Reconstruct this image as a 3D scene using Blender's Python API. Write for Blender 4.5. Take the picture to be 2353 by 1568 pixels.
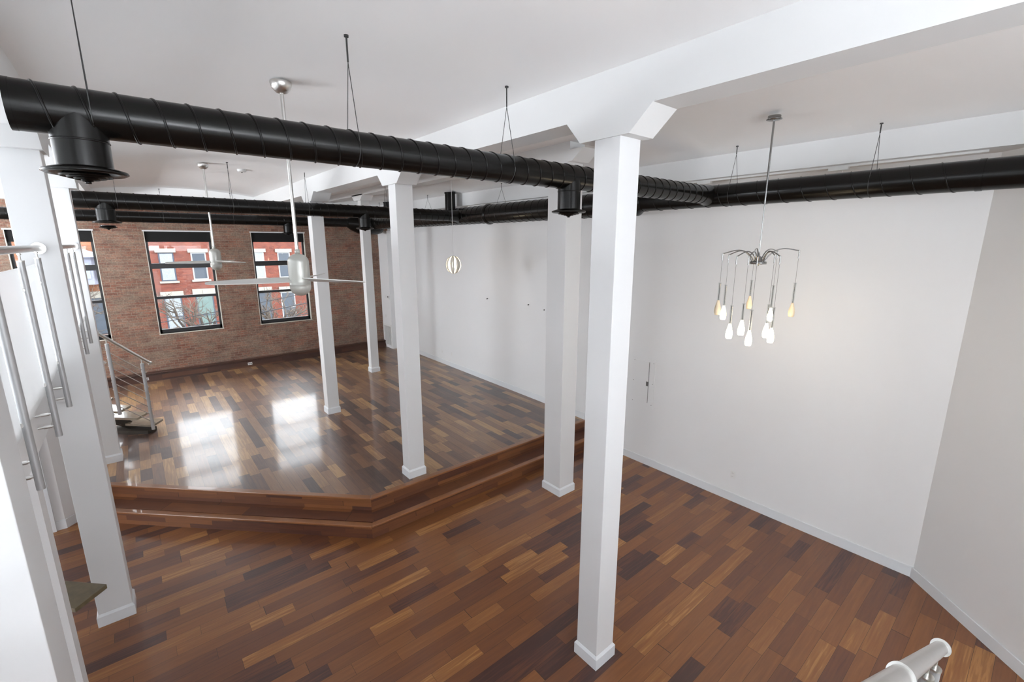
import bpy, math, random
from mathutils import Vector, Matrix
from math import sin, cos, pi, radians, hypot
random.seed(7)
for o in list(bpy.data.objects): bpy.data.objects.remove(o, do_unlink=True)
scn = bpy.context.scene
COL = scn.collection

# ------------------------------------------------------------------ camera, sky, light, exposure
cam_d = bpy.data.cameras.new('camera'); cam_d.sensor_width = 36.0
cam_d.lens = 1045.0/2353*36; cam_d.clip_start = 0.03; cam_d.clip_end = 300
cam = bpy.data.objects.new('camera', cam_d); COL.objects.link(cam)
cam.location = (0, 0, 4.0); cam.rotation_euler = (radians(90-12.15), 0, radians(-39.7))
scn.camera = cam
vs = scn.view_settings
scn.display_settings.display_device = 'sRGB'
vs.view_transform = 'Standard'; vs.look = 'None'; vs.gamma = 1.0; vs.use_curve_mapping = False
vs.exposure = 1.08
w = bpy.data.worlds.new('sky'); scn.world = w; w.use_nodes = True
bg = w.node_tree.nodes['Background']; bg.inputs[0].default_value = (0.90, 0.955, 1.0, 1); bg.inputs[1].default_value = 3.9
def area(name, loc, target, sx, sy, watts, color=(1, 1, 1)):
    d = bpy.data.lights.new(name, 'AREA'); d.shape = 'RECTANGLE'; d.size = sx; d.size_y = sy
    d.energy = watts; d.color = color
    o = bpy.data.objects.new(name, d); COL.objects.link(o); o.location = loc
    o.rotation_euler = (Vector(target)-Vector(loc)).to_track_quat('-Z', 'Y').to_euler()
    return o
sun_d = bpy.data.lights.new('sun', 'SUN'); sun_d.energy = 1.1; sun_d.angle = radians(1.0); sun_d.color = (1, .95, .88)
sun = bpy.data.objects.new('sun', sun_d); COL.objects.link(sun)
sun.rotation_euler = Vector((-0.55, 0.75, -0.55)).to_track_quat('-Z', 'Y').to_euler()
# added fill lamps at the windowless rear and left walls, out of view
WIN_X = [(-4.48, -3.03), (-2.05, -0.60), (0.385, 1.83), (2.81, 4.26)]
FILL = []
for xc, wt in ((-3.2, 18), (.2, 26), (3.6, 14)):
    FILL.append(area('fill_rear_low', (xc, -4.80, 1.35), (xc, 10, .35), 2.2, 2.0, wt, (.915, .955, 1)))
for xc, wt in ((-2.6, 90), (.9, 220), (2.6, 60), (4.0, 35)):
    FILL.append(area('fill_rear', (xc, -4.80, 3.8), (xc, -3.7, 6.8), 1.7, 1.6, wt, (.915, .955, 1)))
for k, (yc, wt) in enumerate([(-1.5, 30), (3.0, 50), (7.5, 235), (12.0, 440)]):
    FILL.append(area('fill_left', (-5.9, yc, 3.7), (-4.0, yc, 6.0), 2.0, 1.6, wt, (.915, .955, 1)))
for yc, wt in ((-2.5, 15), (.6, 22), (6.6, 60)):
    FILL.append(area('fill_left_low', (-5.9, yc, 1.3), (5, yc, 1.6), 2.2, 2.0, wt, (.915, .955, 1)))

# ------------------------------------------------------------------ materials
def new_mat(name):
    m = bpy.data.materials.new(name); m.use_nodes = True
    nt = m.node_tree; b = nt.nodes['Principled BSDF']
    return m, nt, b
def N(nt, typ, **kw):
    n = nt.nodes.new(typ)
    for k, v in kw.items(): setattr(n, k, v)
    return n
def math_n(nt, op, a, b=None, c=None):
    n = nt.nodes.new('ShaderNodeMath'); n.operation = op
    for i, v in enumerate((a, b, c)):
        if v is None: continue
        if isinstance(v, (int, float)): n.inputs[i].default_value = v
        else: nt.links.new(v, n.inputs[i])
    return n.outputs[0]
def flat(name, color, rough=.5, metal=0.0, noise=0.0, scale=6.0, bump=0.0, spec=None, coat=0.0, rn=0.0):
    m, nt, b = new_mat(name)
    b.inputs['Base Color'].default_value = (*color, 1); b.inputs['Roughness'].default_value = rough
    b.inputs['Metallic'].default_value = metal
    if spec is not None: b.inputs['Specular IOR Level'].default_value = spec
    b.inputs['Coat Weight'].default_value = coat
    tc = N(nt, 'ShaderNodeTexCoord'); nz = N(nt, 'ShaderNodeTexNoise')
    nz.inputs['Scale'].default_value = scale; nz.inputs['Detail'].default_value = 5
    nt.links.new(tc.outputs['Object'], nz.inputs['Vector'])
    if noise:
        mx = N(nt, 'ShaderNodeMix'); mx.data_type = 'RGBA'
        mx.inputs[6].default_value = (*[c*(1-noise) for c in color], 1); mx.inputs[7].default_value = (*[min(1, c*(1+noise)) for c in color], 1)
        nt.links.new(nz.outputs['Fac'], mx.inputs[0]); nt.links.new(mx.outputs[2], b.inputs['Base Color'])
    if rn:
        nt.links.new(math_n(nt, 'MULTIPLY_ADD', nz.outputs['Fac'], rn*2, rough-rn), b.inputs['Roughness'])
    if bump:
        bp = N(nt, 'ShaderNodeBump'); bp.inputs['Strength'].default_value = bump; bp.inputs['Distance'].default_value = .01
        nt.links.new(nz.outputs['Fac'], bp.inputs['Height']); nt.links.new(bp.outputs[0], b.inputs['Normal'])
    return m
def emis(name, color, strength, base=(.9, .9, .9)):
    m, nt, b = new_mat(name)
    b.inputs['Base Color'].default_value = (*base, 1); b.inputs['Roughness'].default_value = .4
    b.inputs['Emission Color'].default_value = (*color, 1); b.inputs['Emission Strength'].default_value = strength
    return m
def plank_mat(name, U, V, width=.148, length=.85, rough=.2, dark=1.0, scratch=.5, seed=0.0, ramp=None, coat_r=.12, coat_w=.3, spec=.4):
    """strip wood: boards run along U, rows follow V"""
    m, nt, b = new_mat(name)
    geo = N(nt, 'ShaderNodeNewGeometry')
    def dot(v):
        d = N(nt, 'ShaderNodeVectorMath', operation='DOT_PRODUCT'); nt.links.new(geo.outputs['Position'], d.inputs[0])
        d.inputs[1].default_value = v; return d.outputs['Value']
    u = dot(U); v = math_n(nt, 'ADD', dot(V), seed)
    rowf = math_n(nt, 'DIVIDE', v, width); row = math_n(nt, 'FLOOR', rowf); rfr = math_n(nt, 'FRACT', rowf)
    wn = N(nt, 'ShaderNodeTexWhiteNoise', noise_dimensions='1D'); nt.links.new(row, wn.inputs['W'])
    ln = math_n(nt, 'MULTIPLY_ADD', wn.outputs['Value'], length*.55, length*.7)
    uo = math_n(nt, 'DIVIDE', math_n(nt, 'MULTIPLY_ADD', wn.outputs['Value'], 37.7, u), ln)
    # boards of uneven length: warp the cell coordinate
    wv = math_n(nt, 'MULTIPLY', math_n(nt, 'SINE', math_n(nt, 'MULTIPLY_ADD', row, 2.3, math_n(nt, 'MULTIPLY', uo, 2.1))), .28)
    uo = math_n(nt, 'ADD', uo, wv)
    colc = math_n(nt, 'FLOOR', uo); cfr = math_n(nt, 'FRACT', uo)
    cx = N(nt, 'ShaderNodeCombineXYZ'); nt.links.new(row, cx.inputs[0]); nt.links.new(colc, cx.inputs[1])
    w2 = N(nt, 'ShaderNodeTexWhiteNoise', noise_dimensions='2D'); nt.links.new(cx.outputs[0], w2.inputs['Vector'])
    rp = N(nt, 'ShaderNodeValToRGB'); cr = rp.color_ramp; cr.interpolation = 'LINEAR'
    st = ramp or [(0, (.066, .028, .022)), (.09, (.092, .036, .025)), (.20, (.140, .052, .027)), (.50, (.190, .071, .027)),
          (.80, (.245, .095, .032)), (.95, (.305, .128, .040)), (1, (.40, .185, .058))]
    cr.elements[0].position = 0; cr.elements[0].color = (*[c*dark for c in st[0][1]], 1)
    cr.elements[1].position = 1; cr.elements[1].color = (*[c*dark for c in st[-1][1]], 1)
    for p, c in st[1:-1]:
        e = cr.elements.new(p); e.color = (*[q*dark for q in c], 1)
    # grain
    gv = N(nt, 'ShaderNodeCombineXYZ')
    nt.links.new(math_n(nt, 'MULTIPLY', u, 1.6), gv.inputs[0]); nt.links.new(math_n(nt, 'MULTIPLY', v, 26), gv.inputs[1])
    nt.links.new(math_n(nt, 'MULTIPLY', w2.outputs['Value'], 40), gv.inputs[2])
    gn = N(nt, 'ShaderNodeTexNoise'); gn.inputs['Scale'].default_value = 1.5; gn.inputs['Detail'].default_value = 6; gn.inputs['Distortion'].default_value = .6
    nt.links.new(gv.outputs[0], gn.inputs['Vector'])
    fac = math_n(nt, 'ADD', w2.outputs['Value'], math_n(nt, 'MULTIPLY_ADD', gn.outputs['Fac'], .62, -.31))
    nt.links.new(fac, rp.inputs['Fac'])
    # seams
    seam = math_n(nt, 'MAXIMUM', math_n(nt, 'LESS_THAN', rfr, .016), math_n(nt, 'LESS_THAN', cfr, .0035))
    mx = N(nt, 'ShaderNodeMix'); mx.data_type = 'RGBA'; nt.links.new(seam, mx.inputs[0])
    nt.links.new(rp.outputs['Color'], mx.inputs[6]); mx.inputs[7].default_value = (.03, .014, .009, 1)
    nt.links.new(mx.outputs[2], b.inputs['Base Color'])
    # wear: roughness patches and fine scratches
    sn = N(nt, 'ShaderNodeTexNoise'); sn.inputs['Scale'].default_value = 2.2; sn.inputs['Detail'].default_value = 8; sn.inputs['Roughness'].default_value = .7
    nt.links.new(geo.outputs['Position'], sn.inputs['Vector'])
    nt.links.new(math_n(nt, 'MULTIPLY_ADD', sn.outputs['Fac'], .22*scratch+.04, rough-.11*scratch), b.inputs['Roughness'])
    hn = N(nt, 'ShaderNodeTexNoise'); hn.inputs['Scale'].default_value = 24; hn.inputs['Detail'].default_value = 4
    nt.links.new(geo.outputs['Position'], hn.inputs['Vector'])
    hgt = math_n(nt, 'ADD', math_n(nt, 'MULTIPLY', hn.outputs['Fac'], .22*scratch),
                 math_n(nt, 'MULTIPLY', seam, -.6))
    bp = N(nt, 'ShaderNodeBump'); bp.inputs['Strength'].default_value = .25; bp.inputs['Distance'].default_value = .004
    nt.links.new(hgt, bp.inputs['Height']); nt.links.new(bp.outputs[0], b.inputs['Normal'])
    b.inputs['Specular IOR Level'].default_value = spec
    b.inputs['Coat Weight'].default_value = coat_w; b.inputs['Coat Roughness'].default_value = coat_r
    return m
def brick_mat(name, c1, c2, mortar, smear, smear_amt, bw=.205, bh=.068, scale=1.0, yaxis=False, bump=.5):
    m, nt, b = new_mat(name)
    geo = N(nt, 'ShaderNodeNewGeometry'); sp = N(nt, 'ShaderNodeSeparateXYZ'); nt.links.new(geo.outputs['Position'], sp.inputs[0])
    cb = N(nt, 'ShaderNodeCombineXYZ')
    wob = N(nt, 'ShaderNodeTexNoise'); wob.inputs['Scale'].default_value = 5; nt.links.new(geo.outputs['Position'], wob.inputs['Vector'])
    nt.links.new(math_n(nt, 'ADD', sp.outputs[1 if yaxis else 0], sp.outputs[0 if yaxis else 1]), cb.inputs[0])
    nt.links.new(math_n(nt, 'MULTIPLY_ADD', wob.outputs['Fac'], .012, sp.outputs[2]), cb.inputs[1])
    br = N(nt, 'ShaderNodeTexBrick'); nt.links.new(cb.outputs[0], br.inputs['Vector'])
    br.inputs['Scale'].default_value = 1; br.inputs['Brick Width'].default_value = bw; br.inputs['Row Height'].default_value = bh
    br.inputs['Mortar Size'].default_value = .006; br.inputs['Mortar Smooth'].default_value = .3; br.inputs['Bias'].default_value = 0
    br.inputs['Color1'].default_value = (*c1, 1); br.inputs['Color2'].default_value = (*c2, 1); br.inputs['Mortar'].default_value = (*mortar, 1)
    nz = N(nt, 'ShaderNodeTexNoise'); nz.inputs['Scale'].default_value = 1.7; nz.inputs['Detail'].default_value = 9; nz.inputs['Roughness'].default_value = .72
    mp = N(nt, 'ShaderNodeMapping'); mp.inputs['Scale'].default_value = (1, 1, 2.6)
    nt.links.new(geo.outputs['Position'], mp.inputs[0]); nt.links.new(mp.outputs[0], nz.inputs['Vector'])
    rp = N(nt, 'ShaderNodeMapRange'); rp.inputs['From Min'].default_value = .36; rp.inputs['From Max'].default_value = .62
    rp.inputs['To Max'].default_value = smear_amt; nt.links.new(nz.outputs['Fac'], rp.inputs['Value'])
    mx = N(nt, 'ShaderNodeMix'); mx.data_type = 'RGBA'; nt.links.new(rp.outputs[0], mx.inputs[0])
    nt.links.new(br.outputs['Color'], mx.inputs[6]); mx.inputs[7].default_value = (*smear, 1)
    n3 = N(nt, 'ShaderNodeTexNoise'); n3.inputs['Scale'].default_value = 30; n3.inputs['Detail'].default_value = 3; nt.links.new(geo.outputs['Position'], n3.inputs['Vector'])
    hs = N(nt, 'ShaderNodeHueSaturation'); nt.links.new(mx.outputs[2], hs.inputs['Color'])
    n4 = N(nt, 'ShaderNodeTexNoise'); n4.inputs['Scale'].default_value = 2.6; n4.inputs['Detail'].default_value = 8; n4.inputs['Roughness'].default_value = .8; nt.links.new(geo.outputs['Position'], n4.inputs['Vector'])
    nt.links.new(math_n(nt, 'MULTIPLY', math_n(nt, 'MULTIPLY_ADD', n3.outputs['Fac'], 1.3, .35), math_n(nt, 'MULTIPLY_ADD', n4.outputs['Fac'], 1.6, .2)), hs.inputs['Value'])
    nt.links.new(hs.outputs[0], b.inputs['Base Color']); b.inputs['Roughness'].default_value = .85
    bp = N(nt, 'ShaderNodeBump'); bp.inputs['Strength'].default_value = bump; bp.inputs['Distance'].default_value = .012
    nt.links.new(math_n(nt, 'ADD', math_n(nt, 'MULTIPLY', br.outputs['Fac'], -.7), n3.outputs['Fac']), bp.inputs['Height'])
    nt.links.new(bp.outputs[0], b.inputs['Normal'])
    return m
M_WALL = flat('white_wall_paint', (.80, .805, .81), .6, noise=.015, scale=1.2, bump=.02)
M_CEIL = flat('white_ceiling_plaster', (.95, .95, .95), .75, noise=.02, scale=.9, bump=.06)
M_BEAM = flat('white_plaster_shaded', (.73, .735, .735), .75, noise=.02, scale=.9, bump=.06)  # same paint as the ceiling, shade worked in as a darker tone
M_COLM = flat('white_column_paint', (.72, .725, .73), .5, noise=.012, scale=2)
M_TRIM = flat('white_trim_gloss', (.76, .785, .81), .35)
M_FLOOR = plank_mat('floor_planks', (1, 0, 0), (0, 1, 0), rough=.36, scratch=.6, seed=.031, coat_r=.17, coat_w=.42)
M_PLAT = plank_mat('platform_planks', (0, 1, 0), (1, 0, 0), rough=.40, spec=.6, scratch=1.0, seed=.02, length=.8, coat_r=.10, coat_w=.42,
    ramp=[(0, (.075, .045, .036)), (.12, (.095, .055, .042)), (.28, (.14, .075, .05)), (.52, (.19, .10, .058)), (.78, (.245, .135, .072)), (.93, (.33, .185, .085)), (1, (.42, .25, .11))])
RRAMP = [(0, (.085, .036, .026)), (.25, (.135, .052, .03)), (.6, (.175, .068, .032)), (1, (.25, .10, .04))]
M_RIS_X = plank_mat('riser_planks', (1, 0, 0), (0, .3, 1), width=.072, rough=.32, scratch=.4, dark=.95, length=1.0, ramp=RRAMP)
S2 = math.sqrt(.5)
M_RIS_D = plank_mat('riser_planks_diagonal', (S2, -S2, 0), (.2, .2, 1), width=.072, rough=.32, scratch=.4, dark=.95, length=1.0, ramp=RRAMP)
M_BENCH = plank_mat('bench_planks', (1, 0, 0), (0, .9, 1), width=.11, rough=.35, scratch=.4, dark=.42, length=1.4, coat_w=.1,
    ramp=[(0, (.13, .065, .05)), (.3, (.16, .075, .055)), (.7, (.20, .09, .06)), (1, (.27, .12, .07))])
M_NOSE = flat('nosing_wood', (.27, .11, .042), .28, noise=.25, scale=5, coat=.3)
M_BRICK = brick_mat('loft_brick', (.15, .055, .036), (.28, .12, .075), (.25, .20, .155), (.24, .185, .14), .8)
M_BRICK_OUT = brick_mat('street_brick_red', (.085, .014, .008), (.125, .026, .013), (.12, .07, .05), (.105, .028, .016), .25, bw=.22, bh=.085)
M_BRICK_OUT2 = brick_mat('street_brick_orange', (.17, .05, .02), (.21, .08, .03), (.15, .12, .09), (.17, .09, .06), .25, bw=.22, bh=.085)
M_DUCT = flat('black_duct_paint', (.0045, .0041, .0036), .25, metal=0.0, noise=.2, scale=3, spec=.27, rn=.04)
M_STEEL = flat('brushed_steel', (.62, .61, .59), .30, metal=1.0, rn=.05, scale=30)
M_SATIN = flat('satin_aluminium', (.46, .465, .47), .45, metal=.6, rn=.05, scale=30)
M_CHROME = flat('dark_nickel', (.30, .30, .30), .22, metal=1.0)
M_DARKM = flat('dark_wire', (.07, .07, .07), .4, metal=.7)
M_PANEL = flat('frosted_white_panel', (.88, .89, .89), .22)
def _frost():
    nt = M_PANEL.node_tree; out = nt.nodes['Material Output']; b = nt.nodes['Principled BSDF']
    tl = N(nt, 'ShaderNodeBsdfTranslucent'); tl.inputs[0].default_value = (.9, .9, .9, 1)
    ms = N(nt, 'ShaderNodeMixShader'); ms.inputs[0].default_value = .5
    nt.links.new(b.outputs[0], ms.inputs[1]); nt.links.new(tl.outputs[0], ms.inputs[2]); nt.links.new(ms.outputs[0], out.inputs['Surface'])
_frost()
M_FASCIA = flat('white_fascia', (.78, .79, .80), .3)
M_FAN = flat('pearl_fan_body', (.47, .475, .44), .34, metal=.25, noise=.03, coat=.4)
M_BLADE = flat('fan_blade_plastic', (.62, .62, .60), .35)
M_BLACK = flat('black_frame', (.010, .010, .011), .35)
M_SHADE = flat('black_roller_fabric', (.006, .006, .006), .9)
M_PLAST = flat('white_plastic', (.78, .78, .77), .4)
M_GREYP = flat('grey_slot', (.12, .12, .12), .5)
M_TREAD = flat('dark_walnut_tread', (.16, .13, .075), .33, noise=.55, scale=14, coat=.3)
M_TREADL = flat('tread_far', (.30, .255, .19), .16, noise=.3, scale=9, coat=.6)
M_STRSHADOW = flat('stringer_and_shadow', (.05, .040, .032), .75)  # stringer colour, also the painted shadow slab under the treads
M_STONE_OUT = flat('street_stone', (.21, .20, .175), .8, noise=.15, scale=8)
M_STONE = flat('lintel_stone', (.58, .56, .50), .8, noise=.15, scale=8)
M_OFRAME2 = flat('street_window_frame', (.24, .25, .26), .5)
M_OFRAME = flat('painted_window_frame', (.72, .73, .74), .5)
M_DFRAME = flat('dark_window_frame', (.03, .04, .06), .4)
M_OGLASS = flat('window_glass_dark', (.035, .045, .06), .45, spec=.35)
M_CURTAIN = flat('net_curtain', (.17, .19, .205), .7, noise=.35, scale=20)
M_DOORG = flat('green_painted_door', (.075, .115, .11), .5)
M_BARK = flat('bark', (.03, .022, .018), .9, noise=.4, scale=20)
M_TWIG = flat('pale_twig', (.075, .06, .048), .9, noise=.3, scale=20)  # thin twigs, paler brown than the bark
M_CABLE = flat('black_cable', (.012, .012, .016), .6)
M_ROAD = flat('asphalt', (.05, .05, .055), .9, noise=.2)
M_SIDE = flat('pavement', (.2, .2, .19), .9, noise=.1)
M_SLATE = flat('slate_roof', (.16, .17, .22), .7, noise=.2, scale=10)
M_VENEER = flat('white_veneer', (.82, .78, .70), .5)
M_BULB_ON = emis('lit_frosted_glass', (1.0, .80, .50), 9.0)
M_BULB_G = emis('lit_globe_bulb', (1.0, .86, .62), 22.0)
M_BULB_DIM = flat('amber_frosted_glass', (.80, .66, .47), .35, noise=.15, scale=20)
def glass_mat():
    m, nt, b = new_mat('clear_window_glass')
    out = nt.nodes['Material Output']
    tr = N(nt, 'ShaderNodeBsdfTransparent'); gl = N(nt, 'ShaderNodeBsdfGlossy'); gl.inputs['Roughness'].default_value = .02
    fr = N(nt, 'ShaderNodeFresnel'); fr.inputs['IOR'].default_value = 1.25
    ms = N(nt, 'ShaderNodeMixShader'); nt.links.new(fr.outputs[0], ms.inputs[0]); nt.links.new(tr.outputs[0], ms.inputs[1]); nt.links.new(gl.outputs[0], ms.inputs[2])
    nt.links.new(ms.outputs[0], out.inputs['Surface']); return m
M_GLASS = glass_mat()
def tube_glass():
    m, nt, b = new_mat('clear_tube_glass')
    out = nt.nodes['Material Output']
    tr = N(nt, 'ShaderNodeBsdfTransparent'); tr.inputs[0].default_value = (.88, .9, .9, 1)
    gl = N(nt, 'ShaderNodeBsdfGlossy'); gl.inputs['Roughness'].default_value = .05
    lw = N(nt, 'ShaderNodeLayerWeight'); lw.inputs['Blend'].default_value = .12
    ms = N(nt, 'ShaderNodeMixShader'); nt.links.new(lw.outputs['Facing'], ms.inputs[0]); nt.links.new(tr.outputs[0], ms.inputs[1]); nt.links.new(gl.outputs[0], ms.inputs[2])
    nt.links.new(ms.outputs[0], out.inputs['Surface']); return m
M_TGLASS = tube_glass()

# ------------------------------------------------------------------ mesh builder
class MB:
    def __init__(s): s.v = []; s.f = []; s.sm = []
    def add(s, vs_, fs, smooth=False):
        o = len(s.v); s.v += [tuple(p) for p in vs_]; s.f += [tuple(i+o for i in f) for f in fs]; s.sm += [smooth]*len(fs); return s
    def box(s, x0, y0, z0, x1, y1, z1):
        return s.add([(x0,y0,z0),(x1,y0,z0),(x1,y1,z0),(x0,y1,z0),(x0,y0,z1),(x1,y0,z1),(x1,y1,z1),(x0,y1,z1)],
                     [(0,3,2,1),(4,5,6,7),(0,1,5,4),(1,2,6,5),(2,3,7,6),(3,0,4,7)])
    def prism(s, pts, z0, z1):                      # polygon (ccw) extruded in z
        n = len(pts)
        return s.add([(x, y, z0) for x, y in pts]+[(x, y, z1) for x, y in pts],
                     [tuple(range(n-1, -1, -1)), tuple(range(n, 2*n))]+[(i, (i+1) % n, n+(i+1) % n, n+i) for i in range(n)])
    def prism_ax(s, pts, a0, a1, ax):               # profile extruded along x (pts=(y,z)) or y (pts=(x,z))
        n = len(pts)
        P = (lambda p, a: (a, p[0], p[1])) if ax == 'x' else (lambda p, a: (p[0], a, p[1]))
        return s.add([P(p, a0) for p in pts]+[P(p, a1) for p in pts],
                     [tuple(range(n)), tuple(range(2*n-1, n-1, -1))]+[(i, n+i, n+(i+1) % n, (i+1) % n) for i in range(n)])
    def tube(s, path, r, n=12, caps=True, smooth=True):
        path = [Vector(p) for p in path]; m = len(path)
        rs = r if isinstance(r, (list, tuple)) else [r]*m
        base = len(s.v); up = None
        for i, p in enumerate(path):
            t = (path[min(i+1, m-1)]-path[max(i-1, 0)])
            if t.length < 1e-9: t = Vector((0, 0, 1))
            t.normalize()
            if up is None:
                up = t.orthogonal().normalized()
            up = (up - t*up.dot(t))
            up = up.normalized() if up.length > 1e-6 else t.orthogonal().normalized()
            sd = t.cross(up)
            for k in range(n):
                a = 2*pi*k/n; s.v.append(tuple(p+(up*cos(a)+sd*sin(a))*rs[i]))
        for i in range(m-1):
            for k in range(n):
                k2 = (k+1) % n
                s.f.append((base+i*n+k, base+i*n+k2, base+(i+1)*n+k2, base+(i+1)*n+k)); s.sm.append(smooth)
        if caps:
            s.cap(base, n, True); s.cap(base+(m-1)*n, n, False)
        return s
    def cap(s, start, n, flip):                     # flat end with vertices of its own, so shading stays crisp
        o = len(s.v); s.v += [s.v[start+k] for k in range(n)]
        s.f.append(tuple(o+k for k in (range(n-1, -1, -1) if flip else range(n)))); s.sm.append(False)
    def lathe(s, c, prof, n=24, smooth=True):       # profile (r, z) about a vertical axis through c
        base = len(s.v); m = len(prof)
        for r, z in prof:
            for k in range(n):
                a = 2*pi*k/n; s.v.append((c[0]+r*cos(a), c[1]+r*sin(a), c[2]+z))
        for i in range(m-1):
            for k in range(n):
                k2 = (k+1) % n
                s.f.append((base+i*n+k, base+i*n+k2, base+(i+1)*n+k2, base+(i+1)*n+k)); s.sm.append(smooth)
        if prof[0][0] > 1e-6: s.cap(base, n, True)
        if prof[-1][0] > 1e-6: s.cap(base+(m-1)*n, n, False)
        return s
    def helix(s, c, axis, R, a0, a1, pitch, r=.004, n=5, seg=20):
        """raised spiral seam around a horizontal duct"""
        turns = (a1-a0)/pitch; cnt = max(2, int(turns*seg)); pts = []
        for i in range(cnt+1):
            a = 2*pi*turns*i/cnt; q = a0+(a1-a0)*i/cnt
            if axis == 'x': pts.append((q, c[0]+R*cos(a), c[1]+R*sin(a)))
            else: pts.append((c[0]+R*cos(a), q, c[1]-R*sin(a)))
        return s.tube(pts, r, n, True)
    def build(s, name, mat, parent=None, origin=None, bevel=0):
        me = bpy.data.meshes.new(name)
        o = Vector(origin) if origin is not None else Vector((0, 0, 0))
        if parent is not None: off = parent_loc(parent)
        else: off = o
        me.from_pydata([tuple(Vector(p)-off) for p in s.v], [], s.f)
        me.polygons.foreach_set('use_smooth', s.sm); me.update()
        import bmesh as _b
        bm = _b.new(); bm.from_mesh(me); _b.ops.recalc_face_normals(bm, faces=bm.faces); bm.to_mesh(me); bm.free()
        me.materials.append(mat)
        ob = bpy.data.objects.new(name, me); COL.objects.link(ob)
        if parent is not None: ob.parent = parent
        else: ob.location = off
        if bevel:
            md = ob.modifiers.new('bevel', 'BEVEL'); md.width = bevel; md.segments = 2; md.limit_method = 'ANGLE'
        return ob
def parent_loc(p):
    l = Vector(p.location)
    while p.parent is not None:
        p = p.parent; l = l+Vector(p.location)
    return l
def thing(name, label, cat, loc=(0, 0, 0), group=None):
    o = bpy.data.objects.new(name, None); COL.objects.link(o); o.location = loc; o.empty_display_size = .1
    o['label'] = label; o['category'] = cat
    if group: o['group'] = group
    return o
def tag(o, label, cat, group=None):
    o['label'] = label; o['category'] = cat
    if group: o['group'] = group
    return o
def struct(o, label=None):
    o['kind'] = 'structure'
    if label: o['label'] = label
    return o

# ------------------------------------------------------------------ room shell
ZP = .40
XR, YW = 6.85, 15.2
floor = struct(MB().add([(-6, -5, 0), (8, -5, 0), (8, 15.2, 0), (-6, 15.2, 0), (-6, -5, -.1), (8, -5, -.1), (8, 15.2, -.1), (-6, 15.2, -.1)],
                        [(0,1,2,3), (7,6,5,4), (0,4,5,1), (1,5,6,2), (2,6,7,3), (3,7,4,0)]).build('floor', M_FLOOR), 'lower floor of mixed brown hardwood planks')
# platform: main slab and intermediate step, with the 45 degree corner
def outline(y, dsum, xr=7.3):       # front edge y, diagonal x+y = dsum
    return [(xr, y), (xr, YW), (-5.98, YW), (-5.98, dsum+1.1), (-1.1, dsum+1.1), (dsum-y, y)]
def edge_parts(y, dsum, z0, z1, nose, parent):
    cx = dsum-y
    # riser along x, riser along the diagonal, then the nosing strips on top
    MB().box(cx, y, z0, 7.2, y+.02, z1-.03).build('riser', M_RIS_X, parent)
    L = 1.1+cx
    m = MB(); m.add([(cx, y, z0), (-1.1, y+L, z0), (-1.1, y+L, z1-.03), (cx, y, z1-.03), (cx+.02, y+.02, z0), (-1.08, y+L+.02, z0), (-1.08, y+L+.02, z1-.03), (cx+.02, y+.02, z1-.03)],
                    [(0,1,2,3), (7,6,5,4), (0,4,5,1), (1,5,6,2), (2,6,7,3), (3,7,4,0)]).build('riser', M_RIS_D, parent)
    ye = y-.02; de = dsum-.02*math.sqrt(2)+.0; ce = de-ye; w_ = .09
    yi = ye+w_; di = de+w_*math.sqrt(2); ci = di-yi
    MB().prism([(ce, ye), (7.2, ye), (7.2, yi), (ci, yi)], z1-.03, z1+.002).build('nosing', nose[0], parent, bevel=.008)
    Le = ce+1.1; Li = ci+1.1
    MB().prism([(ce, ye), (ci, yi), (-1.1, yi+Li), (-1.1, ye+Le)], z1-.03, z1+.002).build('nosing', nose[1], parent, bevel=.008)
plat = thing('floor_platform', 'raised hardwood platform with one step down to the lower floor', 'platform', (3, 8, 0))
del plat['category']; plat['kind'] = 'structure'
MB().prism(outline(5.89, 8.102+.02), .0, ZP).build('platform_deck', M_PLAT, plat)
MB().prism([(7.2, 5.535), (7.2, 5.90), (2.227, 5.90), (-1.1, 9.23), (-1.1, 8.725), (2.09, 5.535)], .0, .184).build('step_core', M_RIS_X, plat)
edge_parts(5.875, 8.102, .19, ZP, (M_NOSE, M_NOSE), plat)
edge_parts(5.52, 7.600, .0, .20, (M_NOSE, M_NOSE), plat)
# step tread surface
MB().prism([(2.14, 5.58), (7.2, 5.58), (7.2, 5.875), (2.227, 5.875)], .185, .2005).build('step_tread', M_RIS_X, plat)
MB().prism([(2.14, 5.58), (2.227, 5.875), (-1.1, 9.202), (-1.1, 8.80)], .185, .2005).build('step_tread', M_RIS_D, plat)

def wall_pts(pts, z0, z1, t, name, mat, side=1, label=None):
    """wall along a polyline, thickness t to the outside"""
    m = MB()
    n = len(pts); outer = []
    for i, p in enumerate(pts):
        a = Vector(pts[max(i-1, 0)]); b = Vector(pts[min(i+1, n-1)]); d = (b-a).normalized()
        outer.append((p[0]+side*d[1]*t, p[1]-side*d[0]*t))
    for i in range(n-1):
        m.add([(*pts[i], z0), (*pts[i+1], z0), (*outer[i+1], z0), (*outer[i], z0), (*pts[i], z1), (*pts[i+1], z1), (*outer[i+1], z1), (*outer[i], z1)],
              [(0,3,2,1), (4,5,6,7), (0,1,5,4), (1,2,6,5), (2,3,7,6), (3,0,4,7)])
    return struct(m.build(name, mat), label)
wall_pts([(6.855, .59), (6.85, 5.5), (6.93, 7.3), (7.01, 13.2), (7.02, 15.25)], 0, 5.6, .2, 'wall_right', M_WALL, 1, 'long white side wall')
wall_pts([(5.0, -1.365)]+[(6.86, .60)], 0, 5.6, .2, 'wall_angled', M_WALL, 1, 'white wall set at an angle in the right corner')
# chase box in the far corner that carries the grille
struct(MB().box(6.66, 14.5, ZP, 7.02, YW, 4.4).build('wall_chase', M_WALL), 'narrow white boxed wall in the far corner')
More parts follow.
